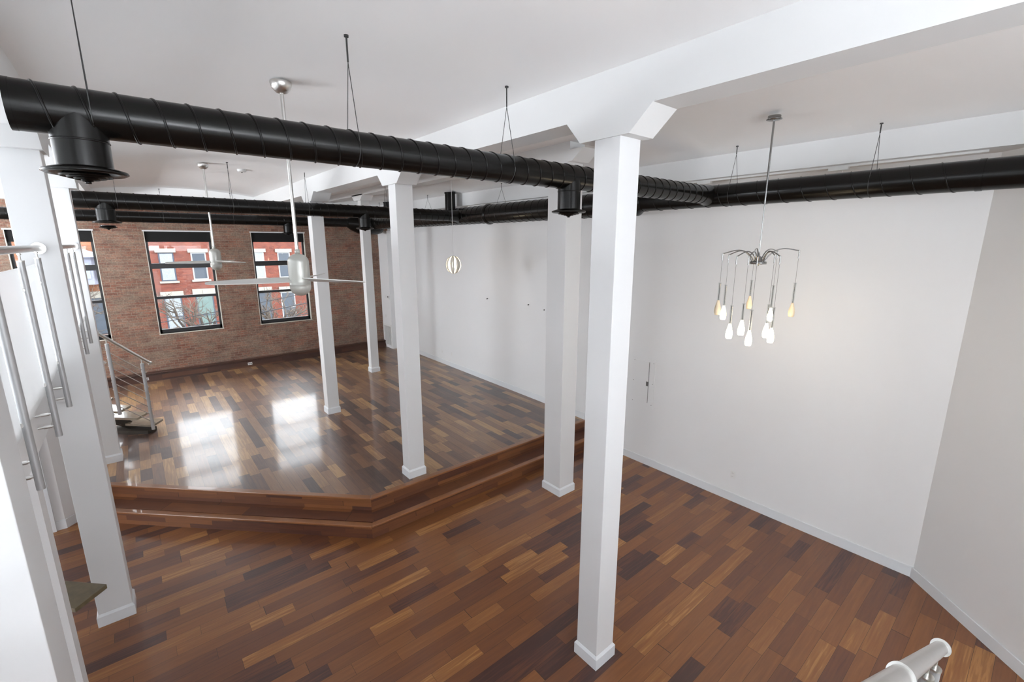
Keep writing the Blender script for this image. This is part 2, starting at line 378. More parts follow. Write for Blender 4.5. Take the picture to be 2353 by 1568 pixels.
# far brick wall with four windows
fw = MB(); zb, zt = 1.62, 4.30
xs = [-6.0]+[x for p in WIN_X for x in p]+[7.3]
for i in range(0, len(xs), 2): fw.box(xs[i], YW, -.1, xs[i+1], YW+.32, 9.5)  # upper part unseen, raised to keep sky light off the houses opposite
for x0, x1 in WIN_X:
    fw.box(x0, YW, -.1, x1, YW+.32, zb); fw.box(x0, YW, zt, x1, YW+.32, 9.5)
struct(fw.build('wall_far', M_BRICK), 'old exposed brick wall with tall black windows')
struct(MB().box(-6.2, -5, -.1, -6.0, YW+.3, 5.6).build('wall_left', M_WALL), 'white wall at the far left')
bw_ = MB(); bw_.box(-6, -5.1, -.1, 8, -4.9, 5.6)
struct(bw_.build('wall_rear', M_WALL), 'white rear wall')
struct(MB().box(5.0, -5, 0, 5.2, -1.36, 5.6).build('wall_right_rear', M_WALL), 'white wall continuing behind the angled wall')

# ceiling: shallow vaults between the beams
def vault(x0, x1, zs0, zs1, rise, n=16, p=3.0):
    pts = []
    for i in range(n+1):
        t = i/n; x = x0+(x1-x0)*t; z = zs0+(zs1-zs0)*t+rise*(1-abs(2*t-1)**p); pts.append((x, z))
    return pts
ce = MB()
def add_vault(pts, y0, y1):
    n = len(pts)
    vs_ = [(x, y0, z) for x, z in pts]+[(x, y1, z) for x, z in pts]+[(pts[0][0], y0, 5.7), (pts[-1][0], y0, 5.7), (pts[-1][0], y1, 5.7), (pts[0][0], y1, 5.7)]
    fs = [(i, i+1, n+i+1, n+i) for i in range(n-1)]
    ce.add(vs_, fs, True)
    ce.add([(pts[0][0]-.01, y0, 5.45), (pts[-1][0]+.01, y0, 5.45), (pts[-1][0]+.01, y1, 5.45), (pts[0][0]-.01, y1, 5.45), (pts[0][0]-.01, y0, 5.6), (pts[-1][0]+.01, y0, 5.6), (pts[-1][0]+.01, y1, 5.6), (pts[0][0]-.01, y1, 5.6)],
           [(0,3,2,1), (4,5,6,7), (0,1,5,4), (1,2,6,5), (2,3,7,6), (3,0,4,7)])
add_vault(vault(-6.0, -.78, 5.25, 5.25, .10), -4.9, YW+.05)
add_vault(vault(-.46, 2.91, 5.25, 5.25, .12, p=2.3), -4.9, YW+.05)
add_vault(vault(3.20, 6.46, 5.25, 5.18, .15, p=2.3), -4.9, YW+.05)
struct(ce.build('ceiling', M_CEIL), 'white plaster ceiling in shallow vaults')
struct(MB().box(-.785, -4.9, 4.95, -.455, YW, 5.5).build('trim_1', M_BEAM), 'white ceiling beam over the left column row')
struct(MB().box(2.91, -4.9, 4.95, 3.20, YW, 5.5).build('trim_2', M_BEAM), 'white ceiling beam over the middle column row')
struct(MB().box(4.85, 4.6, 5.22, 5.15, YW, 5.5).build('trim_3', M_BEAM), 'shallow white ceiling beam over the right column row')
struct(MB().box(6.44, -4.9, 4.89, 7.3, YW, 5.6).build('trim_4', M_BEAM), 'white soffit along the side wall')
struct(MB().box(-6, 14.85, 4.95, 7.3, YW+.02, 5.5).build('trim_5', M_CEIL), 'white header along the top of the brick wall')

# skirting boards
def skirt(pts, z, name, side=-1):
    return wall_pts(pts, z, z+.135, .016, name, M_TRIM, side)
skirt([(6.855, .60), (6.85, 5.52)], 0, 'baseboard_right')
skirt([(6.87, 5.9), (6.93, 7.3), (7.01, 13.2), (7.015, 14.5)], ZP, 'baseboard_platform')
skirt([(5.0, -1.365), (6.85, .60)], 0, 'baseboard_angled')

# bench along the brick wall
bench = MB().box(-5.98, 15.03, ZP, 6.66, YW, .60)
bn = bench.build('trim_6', M_BENCH); struct(bn, 'low dark wooden ledge along the foot of the brick wall')
struct(MB().box(-5.98, 15.0, .60, 6.66, YW, .632).build('trim_7', M_BENCH, bevel=.008), 'dark wooden top of the ledge')

# mezzanine slab on the left and under the camera, with fascia
struct(MB().box(-6.0, 2.6, 2.45, -.72, 9.4, 2.93).build('trim_8', M_FASCIA), 'white edge of the mezzanine on the left')
struct(MB().box(-6.0, -4.9, 2.6, -.72, 2.6, 2.93).build('trim_9', M_FASCIA), 'mezzanine floor behind')
struct(MB().box(-.72, -4.9, 2.6, 1.1, .25, 2.93).build('trim_10', M_FASCIA), 'mezzanine landing the picture is taken from')
# under the mezzanine: wall end and the angled wall with skirting
struct(MB().box(-1.9, 4.50, 0, -.735, 4.68, 2.45).build('wall_stub', M_WALL), 'end of a white partition under the mezzanine')
wall_pts([(-5.9, 8.57), (-1.20, 8.57), (-.93, 8.84), (-.93, 9.1)], 0, 2.45, .12, 'wall_under', M_WALL, -1, 'white wall under the mezzanine')
skirt([(-1.62, 8.57), (-1.20, 8.57), (-.95, 8.82)], 0, 'baseboard_under', 1)
struct(MB().box(-1.42, 8.53, 0, -1.30, 8.58, 2.2).build('door_1', M_TRIM), 'white door casing under the mezzanine')

# ------------------------------------------------------------------ windows of the brick wall
for k, (x0, x1) in enumerate(WIN_X):
    wn = struct(thing('window_%d' % (k+1), 'tall black framed window in the brick wall', 'window', ((x0+x1)/2, YW+.12, zb)))
    del wn['category']
    y0, y1 = YW+.09, YW+.16; t = .055
    fr = MB()
    fr.box(x0, y0, zb, x0+t, y1, zt).box(x1-t, y0, zb, x1, y1, zt).box(x0, y0, zb, x1, y1, zb+.10).box(x0, y0, zt-.06, x1, y1, zt)
    fr.build('window_frame', M_BLACK, wn)
    MB().box(x0+t, y0, 3.34, x1-t, y1-.01, 3.48).build('transom', M_BLACK, wn)
    MB().box(x0+t, y0+.01, 2.535, x1-t, y1-.01, 2.605).build('meeting_rail', M_BLACK, wn)
    MB().box(x0+t, YW+.122, zb+.10, x1-t, YW+.128, 4.1).build('pane', M_GLASS, wn)
    MB().box(x0+.01, YW+.04, 4.03, x1-.01, YW+.085, zt).build('roller_shade', M_SHADE, wn)
    MB().box(x0-.03, YW-.012, zt-.003, x1+.03, YW+.09, zt+.028).build('head_bead', M_OFRAME, wn)
    MB().box(x0-.02, YW-.012, zb-.025, x1+.02, YW+.09, zb).build('window_sill', M_STONE, wn)
    sd = MB().box(x0-.012, YW-.004, zb, x0+.004, YW+.09, zt).box(x1-.004, YW-.004, zb, x1+.012, YW+.09, zt)
    sd.build('jamb_lining', M_STONE, wn)

# ------------------------------------------------------------------ columns
GC = 'square white loft columns'
def column(x0, y0, x1, y1, zf, ztop, label, zbeam=4.95, bx=None, run=.20, base=True):
    cx, cy = (x0+x1)/2, (y0+y1)/2
    t = thing('column', label, 'column', (cx, cy, zf), GC)
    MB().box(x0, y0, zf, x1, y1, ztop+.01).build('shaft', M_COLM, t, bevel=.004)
    if base:
        b = MB().box(x0-.017, y0-.017, zf, x1+.017, y1+.017, zf+.115)
        b.add([(x0-.017, y0-.017, zf+.115), (x1+.017, y0-.017, zf+.115), (x1+.017, y1+.017, zf+.115), (x0-.017, y1+.017, zf+.115),
               (x0-.002, y0-.002, zf+.14), (x1+.002, y0-.002, zf+.14), (x1+.002, y1+.002, zf+.14), (x0-.002, y1+.002, zf+.14)],
              [(4,5,6,7), (0,1,5,4), (1,2,6,5), (2,3,7,6), (3,0,4,7)])
        b.build('base_trim', M_TRIM, t)
    bx0, bx1 = bx or (x0, x1)
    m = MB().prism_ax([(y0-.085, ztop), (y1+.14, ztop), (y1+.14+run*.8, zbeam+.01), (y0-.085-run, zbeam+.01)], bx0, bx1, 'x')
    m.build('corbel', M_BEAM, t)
    return t
BX = (2.905, 3.205); BL = (-.79, -.45)
column(2.921, 2.262, 3.172, 2.508, 0, 4.78, 'largest white column in the foreground, standing free on the lower floor', bx=BX)
column(2.925, 6.015, 3.185, 6.235, ZP, 4.79, 'white column standing on the edge of the platform', bx=BX)
column(2.865, 9.61, 3.10, 9.85, ZP, 4.80, 'slim white column out in the middle of the platform, right of the brick wall windows', bx=(2.86, 3.20))
column(4.895, 12.13, 5.12, 12.33, ZP, 5.10, 'farthest white column, near the far right corner of the platform', 5.24, bx=(4.85, 5.15))
column(4.835, 4.625, 5.155, 5.00, 0, 5.10, 'thick white column on the lower floor just before the platform step', 5.24, bx=(4.83, 5.17))
column(-.755, 5.955, -.475, 6.22, 0, 4.80, 'left white column on the lower floor where the mezzanine handrail ends', bx=BL)
column(-.745, 9.68, -.545, 9.93, ZP, 4.80, 'left white column on the platform beside the far stair', bx=(-.79, -.45))
column(-.735, 2.25, -.435, 2.53, 0, 4.80, 'white column cut off by the lower left corner of the picture', bx=BL)

# ------------------------------------------------------------------ ducts
ZD = 4.62
def diffuser(x, y, R, z1, parent, open_=False):
    n = MB().lathe((x, y, 0), [(R, ZD), (R, z1+.02)], 28).lathe((x, y, 0), [(R, 4.500), (R+.003, 4.498), (R+.003, 4.492), (R, 4.490)], 28)
    nk = n.build('takeoff_neck', M_DUCT, parent)
    d = MB().lathe((x, y, z1), [(R*.98, .030), (R+.055, .012), (R+.058, .002), (R+.045, -.006), (R+.01, .004), (R-.01, .02), (R-.02, .03)], 36)
    dd = d.build('diffuser', M_DUCT, parent)
    dz = -.055 if open_ else 0
    for k in range(4):
        r0 = R-.004-.027*k
        MB().lathe((x, y, z1+dz), [(r0, -.010-.007*k), (r0-.005, -.018-.007*k), (r0-.024, .010-.007*k), (r0-.021, .016-.007*k)], 32).build('ring_blade', M_DUCT, dd)
    MB().lathe((x, y, z1+dz), [(.0, -.05), (.013, -.05), (.013, -.038), (.005, -.036), (.005, .02), (0, .02)], 12).build('knob', M_DUCT, dd)
def hanger(parent, axis, q, c, R, ztop, drop=.10, mat=None):
    m = MB(); y, z = c
    if axis == 'x':
        A = Vector((q, y, ztop)); P = lambda a, b: Vector((q, a, b))
    else:
        A = Vector((y, q, ztop)); P = lambda a, b: Vector((a, q, b))
    k = A-Vector((0, 0, drop)); m.tube([A, k], .006, 6)
    m.tube([A+Vector((0, 0, -.0)), A+Vector((0, 0, -.012))], .016, 8)
    arc = [P(y+(R+.003)*cos(pi-t*pi/10), z-(R+.003)*sin(t*pi/10)) for t in range(0, 11)]
    m.tube([k]+arc+[k], .0028, 5, caps=False)
    m.build('hanger_wire', M_DARKM, parent)
def duct_x(name, label, y, x0, x1, R, zc=ZD, seam=.15):
    t = thing(name, label, 'duct', (x0, y, zc), 'black branch ducts')
    m = MB().tube([(x0, y, zc), (x1, y, zc)], R, 40)
    m.helix((y, zc), 'x', R, x0+.05, x1-.02, seam, .0065, 6, 28)
    m.tube([(x0-.002, y, zc), (x0+.02, y, zc)], R+.0015, 40)
    m.build('duct_pipe', M_DUCT, t)
    return t
A = duct_x('air_duct', 'nearest black spiral duct crossing the room with two round diffusers', 3.25, -.335, 6.16, .114, 4.632)
diffuser(-.105, 3.25, .112, 4.345, A); diffuser(3.43, 3.25, .112, 4.30, A)
for q, z in ((-.045, 5.30), (1.29, 5.33), (2.64, 5.29)): hanger(A, 'x', q, (3.25, 4.632), .114, z, .16)
B = duct_x('air_duct', 'second black spiral duct, passing in front of the brick wall windows', 9.3, -.50, 6.10, .121, 4.622)
diffuser(-.17, 9.3, .115, 4.30, B, True); diffuser(3.81, 9.3, .115, 4.29, B)
for q, z in ((-.02, 5.31), (1.49, 5.33), (3.04, 5.25)):
    if q < 2.9: hanger(B, 'x', q, (9.3, 4.622), .121, z)
hanger(B, 'x', 2.72, (9.3, 4.622), .121, 5.30); hanger(B, 'x', 4.3, (9.3, 4.622), .121, 5.31)
C_ = duct_x('air_duct', 'farthest black duct running close along the top of the brick wall', 14.5, -2.2, 5.45, .13, 4.62, .2)
diffuser(3.65, 14.5, .12, 4.27, C_)
for q, z in ((.8, 5.3), (2.3, 5.3)): hanger(C_, 'x', q, (14.5, 4.62), .13, z)
MN = thing('main_duct', 'large black spiral duct running along the white side wall', 'duct', (6.2, -.6, ZD))
m = MB().tube([(6.2, -.25, ZD), (6.2, 4.3, ZD)], .141, 44); m.helix((6.2, ZD), 'y', .141, .75, 4.25, .245, .0065, 6, 30)
m.tube([(6.2, .62, ZD), (6.2, .665, ZD)], .146, 44)
m.build('duct_pipe', M_DUCT, MN)
MB().tube([(6.2, -.245, ZD), (6.21, -.45, ZD), (6.25, -.62, ZD-.01), (6.36, -.80, ZD-.02), (6.6, -.95, ZD-.02)], .141, 44).build('duct_elbow', M_DUCT, MN)
MB().tube([(6.2, 4.28, ZD), (6.2, 4.33, ZD), (6.2, 4.40, ZD), (6.2, 4.46, ZD)], [.146, .150, .205, .205], 44).build('reducer_collar', M_DUCT, MN)
m = MB().tube([(6.2, 4.42, ZD), (6.2, 8.2, ZD)], .197, 48); m.helix((6.2, ZD), 'y', .197, 4.5, 8.15, .19, .007, seg=24)
m.build('duct_pipe', M_DUCT, MN)
MB().tube([(6.2, 8.18, ZD), (6.2, 8.24, ZD), (6.2, 8.30, ZD)], [.204, .222, .195], 48).build('duct_collar', M_DUCT, MN)
m = MB().tube([(6.2, 8.28, ZD), (6.2, 14.25, ZD)], .190, 48); m.helix((6.2, ZD), 'y', .190, 8.4, 14.2, .19, .007, seg=24)
m.build('duct_pipe', M_DUCT, MN)
MB().tube([(6.52, 14.5, ZD-.04), (6.46, 14.5, ZD-.04), (6.30, 14.5, ZD-.04), (6.0, 14.5, ZD-.04), (5.72, 14.5, ZD-.03), (5.5, 14.5, ZD-.01), (5.38, 14.5, ZD)],
          [.20, .27, .31, .31, .29, .21, .135], 40).build('end_plenum', M_DUCT, MN)
for yv, rv in ((9.82, .125), (13.3, .125)):
    vd = MB().lathe((6.2, yv, 0), [(rv, ZD+.05), (rv, 5.18)], 28); vd.lathe((6.2, yv, 0), [(rv+.012, 5.17), (rv+.012, 5.20)], 28)
    vd.build('riser_pipe', M_DUCT, MN)
# junction saddles of the branches
MB().tube([(5.93, 3.25, 4.632), (6.02, 3.25, 4.632), (6.10, 3.25, 4.63)], [.119, .122, .135], 40).build('junction_saddle', M_DUCT, MN)
MB().tube([(5.85, 9.3, 4.622), (5.98, 9.3, 4.622), (6.08, 9.3, 4.622)], [.126, .130, .15], 40).build('junction_saddle', M_DUCT, MN)
for q in (1.465, 2.945): hanger(MN, 'y', q, (6.2, ZD), .141, 5.22)
for q in (4.95, 7.81): hanger(MN, 'y', q, (6.2, ZD), .197, 5.22)
for q in (10.9, 13.9): hanger(MN, 'y', q, (6.2, ZD), .190, 5.22)

# ------------------------------------------------------------------ ceiling fans
def fan(x, y, ztop, label):
    t = thing('ceiling_fan', label, 'ceiling fan', (x, y, ztop), 'capsule ceiling fans')
    MB().lathe((x, y, ztop), [(.085, 0), (.088, -.012), (.075, -.055), (.045, -.085), (.022, -.092), (0, -.092)], 28).build('canopy', M_STEEL, t)
    MB().tube([(x, y, ztop-.08), (x, y, 3.93)], .0155, 12).build('downrod', M_STEEL, t)
    pr = []
    R = .092
    for i in range(9): a = pi/2*i/8; pr.append((R*sin(a), 3.515+.085*(1-cos(a))))
    pr += [(R, 3.62), (R+.0008, 3.621), (R, 3.622), (R, 3.665)]
    for i in range(9): a = pi/2*i/8; pr.append((R*cos(a)*.98+.002, 3.83+.075*sin(a)))
    pr += [(.024, 3.906), (.022, 3.945), (0.0, 3.945)]
    MB().lathe((x, y, 0), pr, 32).build('motor_body', M_FAN, t)
    for k in range(3):
        a = radians(58+120*k); d = Vector((cos(a), sin(a), 0)); s_ = Vector((-sin(a), cos(a), 0))
        m = MB(); ring = []
        for i, (rr, wd, tl) in enumerate([(.07, .050, .35), (.2, .062, .30), (.4, .066, .24), (.6, .060, .20), (.70, .050, .18), (.738, .030, .18), (.745, .008, .18)]):
            c = Vector((x, y, 3.668))+d*rr
            up = Vector((0, 0, 1)); tl = -tl
            e = (s_*cos(tl)+up*sin(tl))*wd; nn = (s_*-sin(tl)+up*cos(tl))*.004
            ring.append([c-e+nn, c+nn*1.6, c+e+nn, c+e-nn, c-nn, c-e-nn])
        vs_ = [p for r_ in ring for p in r_]; fs = [(i*6+k2, i*6+(k2+1) % 6, (i+1)*6+(k2+1) % 6, (i+1)*6+k2) for i in range(len(ring)-1) for k2 in range(6)]
        fs += [(0, 1, 2, 3, 4, 5), tuple(range(len(vs_)-1, len(vs_)-7, -1))]
        m.add(vs_, fs, False).build('blade', M_BLADE, t)
    return t
fan(1.21, 4.57, 5.355, 'nearer pearl white ceiling fan with a capsule body and three thin blades')
fan(1.215, 9.9, 5.355, 'farther pearl white ceiling fan, hanging in front of the left brick wall window')

# ------------------------------------------------------------------ chandelier
CH = thing('chandelier', 'multi arm chandelier with ten small glass pendants by the white wall', 'chandelier', (5.39, 2.2, 5.3))
hx, hy = 5.39, 2.2
MB().lathe((hx, hy, 5.30), [(.062, 0), (.062, -.03), (.075, -.032), (.075, -.038), (0, -.040)], 28).build('canopy', M_CHROME, CH)
MB().tube([(hx, hy, 5.27), (hx, hy, 4.45)], .010, 10).tube([(hx, hy, 4.46), (hx, hy, 4.42)], .012, 10).tube([(hx, hy, 4.43), (hx, hy, 3.86)], .006, 8).build('stem', M_CHROME, CH)
MB().lathe((hx, hy, 3.80), [(.0, -.05), (.008, -.05), (.01, -.03), (.05, -.03), (.085, -.028), (.085, .0), (.05, .002), (.035, .03), (.03, .05), (.012, .06), (.008, .085), (0, .085)], 28).build('hub', M_CHROME, CH)
PEN = [((4.914, 2.377, 3.89), 3.574, 3.288, 0), ((5.349, 2.514, 3.87), 3.518, 3.173, 1), ((4.872, 2.206, 3.865), 3.346, 3.053, 1),
       ((4.894, 2.094, 3.864), 3.378, 3.105, 1), ((5.821, 2.427, 3.92), 3.556, 3.266, 0), ((4.919, 2.018, 3.857), 3.318, 3.001, 2),
       ((5.32, 2.009, 3.873), 3.34, 3.034, 1), ((5.985, 2.234, 3.905), 3.494, 3.12, 1), ((5.177, 1.901, 3.868), 3.331, 3.016, 1), ((5.73, 1.917, 3.92), 3.56, 3.239, 0)]
E_hub = Vector((hx, hy, 3.80))
for k, (e, zt_, zc_, on) in enumerate(PEN):
    e = Vector(e); d = Vector((e.x-hx, e.y-hy, 0)); d = d*1.0
    h = Vector((hx, hy, 3.80))+d.normalized()*.07
    pts = []
    for i in range(13):
        t = i/12; p = h.lerp(Vector((e.x, e.y, h.z)), t); base = h.z+(e.z-h.z)*t
        p.z = base+.085*sin(pi*min(1, t*1.02)**.72); pts.append(p)
    pts[-1].z = e.z
    MB().tube(pts, .006, 7).tube([e+Vector((0, 0, .003)), e-Vector((0, 0, .085))], .0065, 7).build('arm', M_CHROME, CH)
    MB().tube([e-Vector((0, 0, .08)), (e.x, e.y, zt_-.02)], .0016, 5).tube([(e.x, e.y, zt_+.0), (e.x, e.y, zc_+.085)], .0028, 6).build('cable', M_DARKM, CH)
    g = MB().lathe((e.x, e.y, 0), [(.016, zt_+.004), (.019, zt_), (.0125, zt_-.004), (.0125, zc_+.09)], 14)
    g.build('glass_tube', M_TGLASS, CH)
    prof = [(0.0, zc_-.060), (.026, zc_-.060), (.031, zc_-.045), (.034, zc_-.015), (.031, zc_+.02), (.022, zc_+.055), (.0145, zc_+.085), (.0125, zc_+.10), (0, zc_+.10)]
    MB().lathe((e.x, e.y, 0), prof, 18).build('glass_shade', M_BULB_DIM if on == 0 else M_BULB_ON, CH)
pl = bpy.data.lights.new('chandelier_light', 'POINT'); pl.energy = 3; pl.color = (1, .82, .58); pl.shadow_soft_size = .12
po = bpy.data.objects.new('chandelier_light', pl); COL.objects.link(po); po.location = (5.39, 2.15, 2.93)

# ------------------------------------------------------------------ globe pendant
GL = thing('pendant_lamp', 'small round pendant lamp of curved white bands, lit from inside', 'pendant lamp', (5.31, 8.35, 5.30))
gx, gy, gz = 5.31, 8.35, 3.55
MB().lathe((gx, gy, 5.32), [(.06, 0), (.06, -.03), (.055, -.035), (0, -.035)], 24).build('canopy', M_PLAST, GL)
MB().tube([(gx, gy, 5.3), (gx, gy, gz+.19)], .004, 6).build('cord', M_PLAST, GL)
for k in range(7):
    a = radians(10+k*180/7+(6 if k % 2 else -4)); m = MB(); vs_ = []; fs = []
    R0 = .188; nseg = 36; hw = .021
    d = Vector((cos(a), sin(a), 0)); s_ = Vector((-sin(a), cos(a), 0))
    for i in range(nseg):
        th = 2*pi*i/nseg; rad = d*sin(th)*R0*.86+Vector((0, 0, cos(th)*R0)); wv = hw*(.35+.65*abs(sin(th)))
        inn = rad*.965
        vs_ += [Vector((gx, gy, gz))+rad-s_*wv, Vector((gx, gy, gz))+rad+s_*wv, Vector((gx, gy, gz))+inn+s_*wv, Vector((gx, gy, gz))+inn-s_*wv]
    for i in range(nseg):
        j = (i+1) % nseg
        for q in range(4): fs.append((i*4+q, i*4+(q+1) % 4, j*4+(q+1) % 4, j*4+q))
    m.add(vs_, fs, True).build('band', M_VENEER, GL)
MB().lathe((gx, gy, gz), [(0, -.06), (.03, -.055), (.048, -.02), (.048, .02), (.03, .06), (.016, .1), (.016, .13), (0, .13)], 18).build('bulb', M_BULB_G, GL)

# ------------------------------------------------------------------ track light on the soffit
TR = thing('track_light', 'white track light rail under the soffit with small spot heads', 'track light', (6.56, .7, 4.89))
MB().box(6.56, .66, 4.868, 6.595, 9.6, 4.892).build('track_rail', M_PLAST, TR)
for yy in (1.9, 3.55, 5.2, 7.1, 8.3):
    hd = MB().box(6.55, yy-.10, 4.835, 6.605, yy+.10, 4.868).tube([(6.575, yy-.04, 4.83), (6.575, yy-.04, 4.79)], .008, 8)
    hb = hd.build('spot_head', M_PLAST, TR)
    MB().tube([(6.575, yy-.10, 4.765), (6.575, yy+.02, 4.79)], .032, 16).build('lamp_barrel', M_PLAST, hb)
    MB().tube([(6.575, yy-.112, 4.762), (6.575, yy-.10, 4.765)], .028, 16).build('lens', M_GREYP, hb)

# ------------------------------------------------------------------ smoke detector, outlets, switches, panel, grille, thermostat
sd = thing('smoke_detector', 'round white smoke detector on the ceiling beside the farther fan', 'smoke detector', (1.86, 10.2, 5.33))
MB().lathe((1.86, 10.2, 5.355), [(.075, 0), (.075, -.03), (.06, -.045), (.03, -.05), (0, -.05)], 28).build('housing', M_PLAST, sd)
MB().lathe((1.86, 10.2, 5.305), [(.014, .0), (.012, -.01), (0, -.012)], 12).build('sensor', M_GREYP, sd)
def outlet_x(x, y, z, label, kind='outlet', w_=.072, h_=.115):
    t = thing('wall_'+kind if kind == 'switch' else 'power_outlet', label, 'light switch' if kind == 'switch' else 'outlet', (x, y, z))
    if kind == 'switch': t.name = 'light_switch'
    MB().box(x-.008, y-w_/2, z-h_/2, x, y+w_/2, z+h_/2).build('cover_plate', M_PLAST, t, bevel=.002)
    if kind == 'outlet':
        for dz in (-.026, .026):
            so = MB().box(x-.011, y-.017, z+dz-.017, x-.007, y+.017, z+dz+.017).build('socket', M_PLAST, t)
            MB().box(x-.0115, y-.009, z+dz-.004, x-.0105, y-.006, z+dz+.008).box(x-.0115, y+.006, z+dz-.004, x-.0105, y+.009, z+dz+.008).build('slot', M_GREYP, so)
    else:
        MB().box(x-.014, y-.008, z-.018, x-.007, y+.008, z+.018).build('rocker', M_PLAST, t)
    return t
outlet_x(6.852, 2.82, .44, 'white outlet low on the right wall between the near column and the angled corner')
outlet_x(6.968, 8.08, .87, 'white outlet on the platform wall, just left of the thick column')
outlet_x(6.99, 11.2, .79, 'right one of the two small outlets low on the far part of the platform wall')
outlet_x(6.995, 11.75, .78, 'left one of the two small outlets low on the far part of the platform wall')
def hook(x, y, z, label, group=None):
    t = thing('wall_hook', label, 'hook', (x, y, z), group)
    MB().tube([(x, y, z), (x-.03, y, z)], .010, 10).build('peg', M_GREYP, t)
    MB().tube([(x-.028, y, z), (x-.04, y, z-.012)], .014, 10).build('peg_cap', M_GREYP, t)
for yy, zz, lb in ((9.35, 2.61, 'left one of the dark picture pegs on the white platform wall'), (7.75, 2.62, 'middle one of the dark picture pegs on the white platform wall'), (7.22, 2.56, 'right one of the dark picture pegs, beside the thick column')):
    hook(6.95 if yy < 8 else 6.96, yy, zz, lb, 'picture pegs on the white wall')
# electric panel
EP = thing('electrical_panel', 'white flush electrical panel with a dark latch on the right wall', 'electrical panel', (6.85, 4.55, 1.6))
px0, py0, py1, pz0, pz1 = 6.852, 4.31, 4.76, 1.10, 1.99
MB().box(px0-.010, py0, pz0, px0, py1, pz1).build('frame', M_WALL, EP, bevel=.002)
MB().box(px0-.016, py0+.115, pz0+.09, px0-.009, py1-.05, pz1-.05).build('panel_door', M_WALL, EP, bevel=.002)
MB().box(px0-.020, py0+.112, pz0+.085, px0-.0155, py0+.118, pz1-.05).build('door_gap', M_GREYP, EP)
MB().box(px0-.024, py0+.115, 1.50, px0-.015, py0+.16, 1.58).build('latch', M_GREYP, EP, bevel=.002)
for zz in (1.16, 1.55, 1.93):
    for yy in (py0+.035, py1-.02): MB().tube([(px0-.013, yy, zz), (px0-.008, yy, zz)], .006, 8).build('screw', M_GREYP, EP)
# grille, thermostat and switch on the chase box
GR = thing('air_return_grille', 'white slatted return air grille low in the far right corner', 'vent', (6.66, 14.85, .8))
MB().box(6.645, 14.56, .47, 6.66, 15.12, 1.22).build('frame', M_PLAST, GR)
MB().box(6.642, 14.60, .52, 6.6455, 15.08, 1.17).build('backing', M_GREYP, GR)
sl = MB()
for k in range(22):
    yy = 14.61+k*.0215; sl.box(6.634, yy, .52, 6.643, yy+.008, 1.17)
for k in (1, 2, 3): sl.box(6.632, 14.60+k*.12, .51, 6.644, 14.612+k*.12, 1.18)
sl.build('slats', M_PLAST, GR)
TH = thing('thermostat', 'small thermostat with a dark display on the far right corner wall', 'thermostat', (6.66, 14.62, 2.2))
MB().box(6.63, 14.56, 2.13, 6.66, 14.68, 2.25).build('housing', M_PLAST, TH, bevel=.003)
MB().box(6.628, 14.58, 2.18, 6.631, 14.66, 2.23).build('display', M_GREYP, TH)
outlet_x(6.66, 14.85, 2.19, 'white switch plate left of the thermostat', 'switch')
outlet_x(6.66, 14.93, 1.52, 'white switch plate above the return air grille', 'switch')
def outlet_y(x, y, z, label, w_=.115, h_=.072):
    t = thing('power_outlet', label, 'outlet', (x, y, z))
    MB().box(x-w_/2, y-.008, z-h_/2, x+w_/2, y, z+h_/2).build('cover_plate', M_PLAST, t, bevel=.002)
    for dx in (-.026, .026): MB().box(x+dx-.017, y-.011, z-.017, x+dx+.017, y-.007, z+.017).build('socket', M_GREYP, t)
outlet_y(2.36, 15.03, .50, 'white outlet on the wooden ledge under the two windows')
outlet_y(-.07, 15.03, .49, 'white outlet on the wooden ledge seen past the stair railing')

# ------------------------------------------------------------------ mezzanine guard railings
def post(x, y, zb_, zt_, parent, rail_z, side=1, r=.021):
    p = MB().tube([(x, y, zb_), (x, y, zt_)], r, 20).build('post', M_SATIN, parent)
    MB().tube([(x, y, zt_), (x, y, zt_+.010)], r*1.08, 20).tube([(x, y, zt_+.005), (x, y, rail_z)], .006, 8).tube([(x, y, zt_+.05), (x, y, rail_z-.01)], .012, 10).build('rail_bracket', M_STEEL, p)
    for zz in (zb_+.09, zb_+.19):
        MB().tube([(x-side*.018, y, zz), (x-side*.11, y, zz)], .009, 10).tube([(x-side*.03, y, zz), (x-side*.075, y, zz)], .013, 10).build('standoff', M_STEEL, p)
    return p
def guard(label, ys, y0, y1, flange_y):
    t = thing('guard_railing', label, 'railing', (-.612, y0, 2.93), 'mezzanine guard rails')
    hr = MB().tube([(-.612, y0, 3.955), (-.612, y1, 3.955)], .027, 20).build('handrail', M_STEEL, t)
    MB().tube([(-.612, flange_y-.006, 3.955), (-.612, flange_y, 3.955)], .052, 24).build('wall_flange', M_STEEL, t)
    for y in ys:
        p = post(-.612, y, 2.50, 3.865, t, 3.935)
        for zz in (3.66, 2.93):
            MB().tube([(-.634, y-.020, zz), (-.634, y+.020, zz)], .016, 12).build('glass_clamp', M_STEEL, p)
    yy = [y0+.02]+list(ys)
    for a, b in zip(yy[:-1], yy[1:]):
        MB().box(-.640, a+.025, 2.87, -.630, b-.025, 3.82).build('panel', M_PANEL, t)
    return t
guard('near steel guard railing of the mezzanine with frosted white panels', (2.75, 3.86, 4.90, 5.76), 2.54, 5.938, 5.938)
guard('second steel guard railing of the mezzanine, between the two left columns', (6.45, 7.35, 8.45, 9.35), 6.24, 9.663, 9.663)

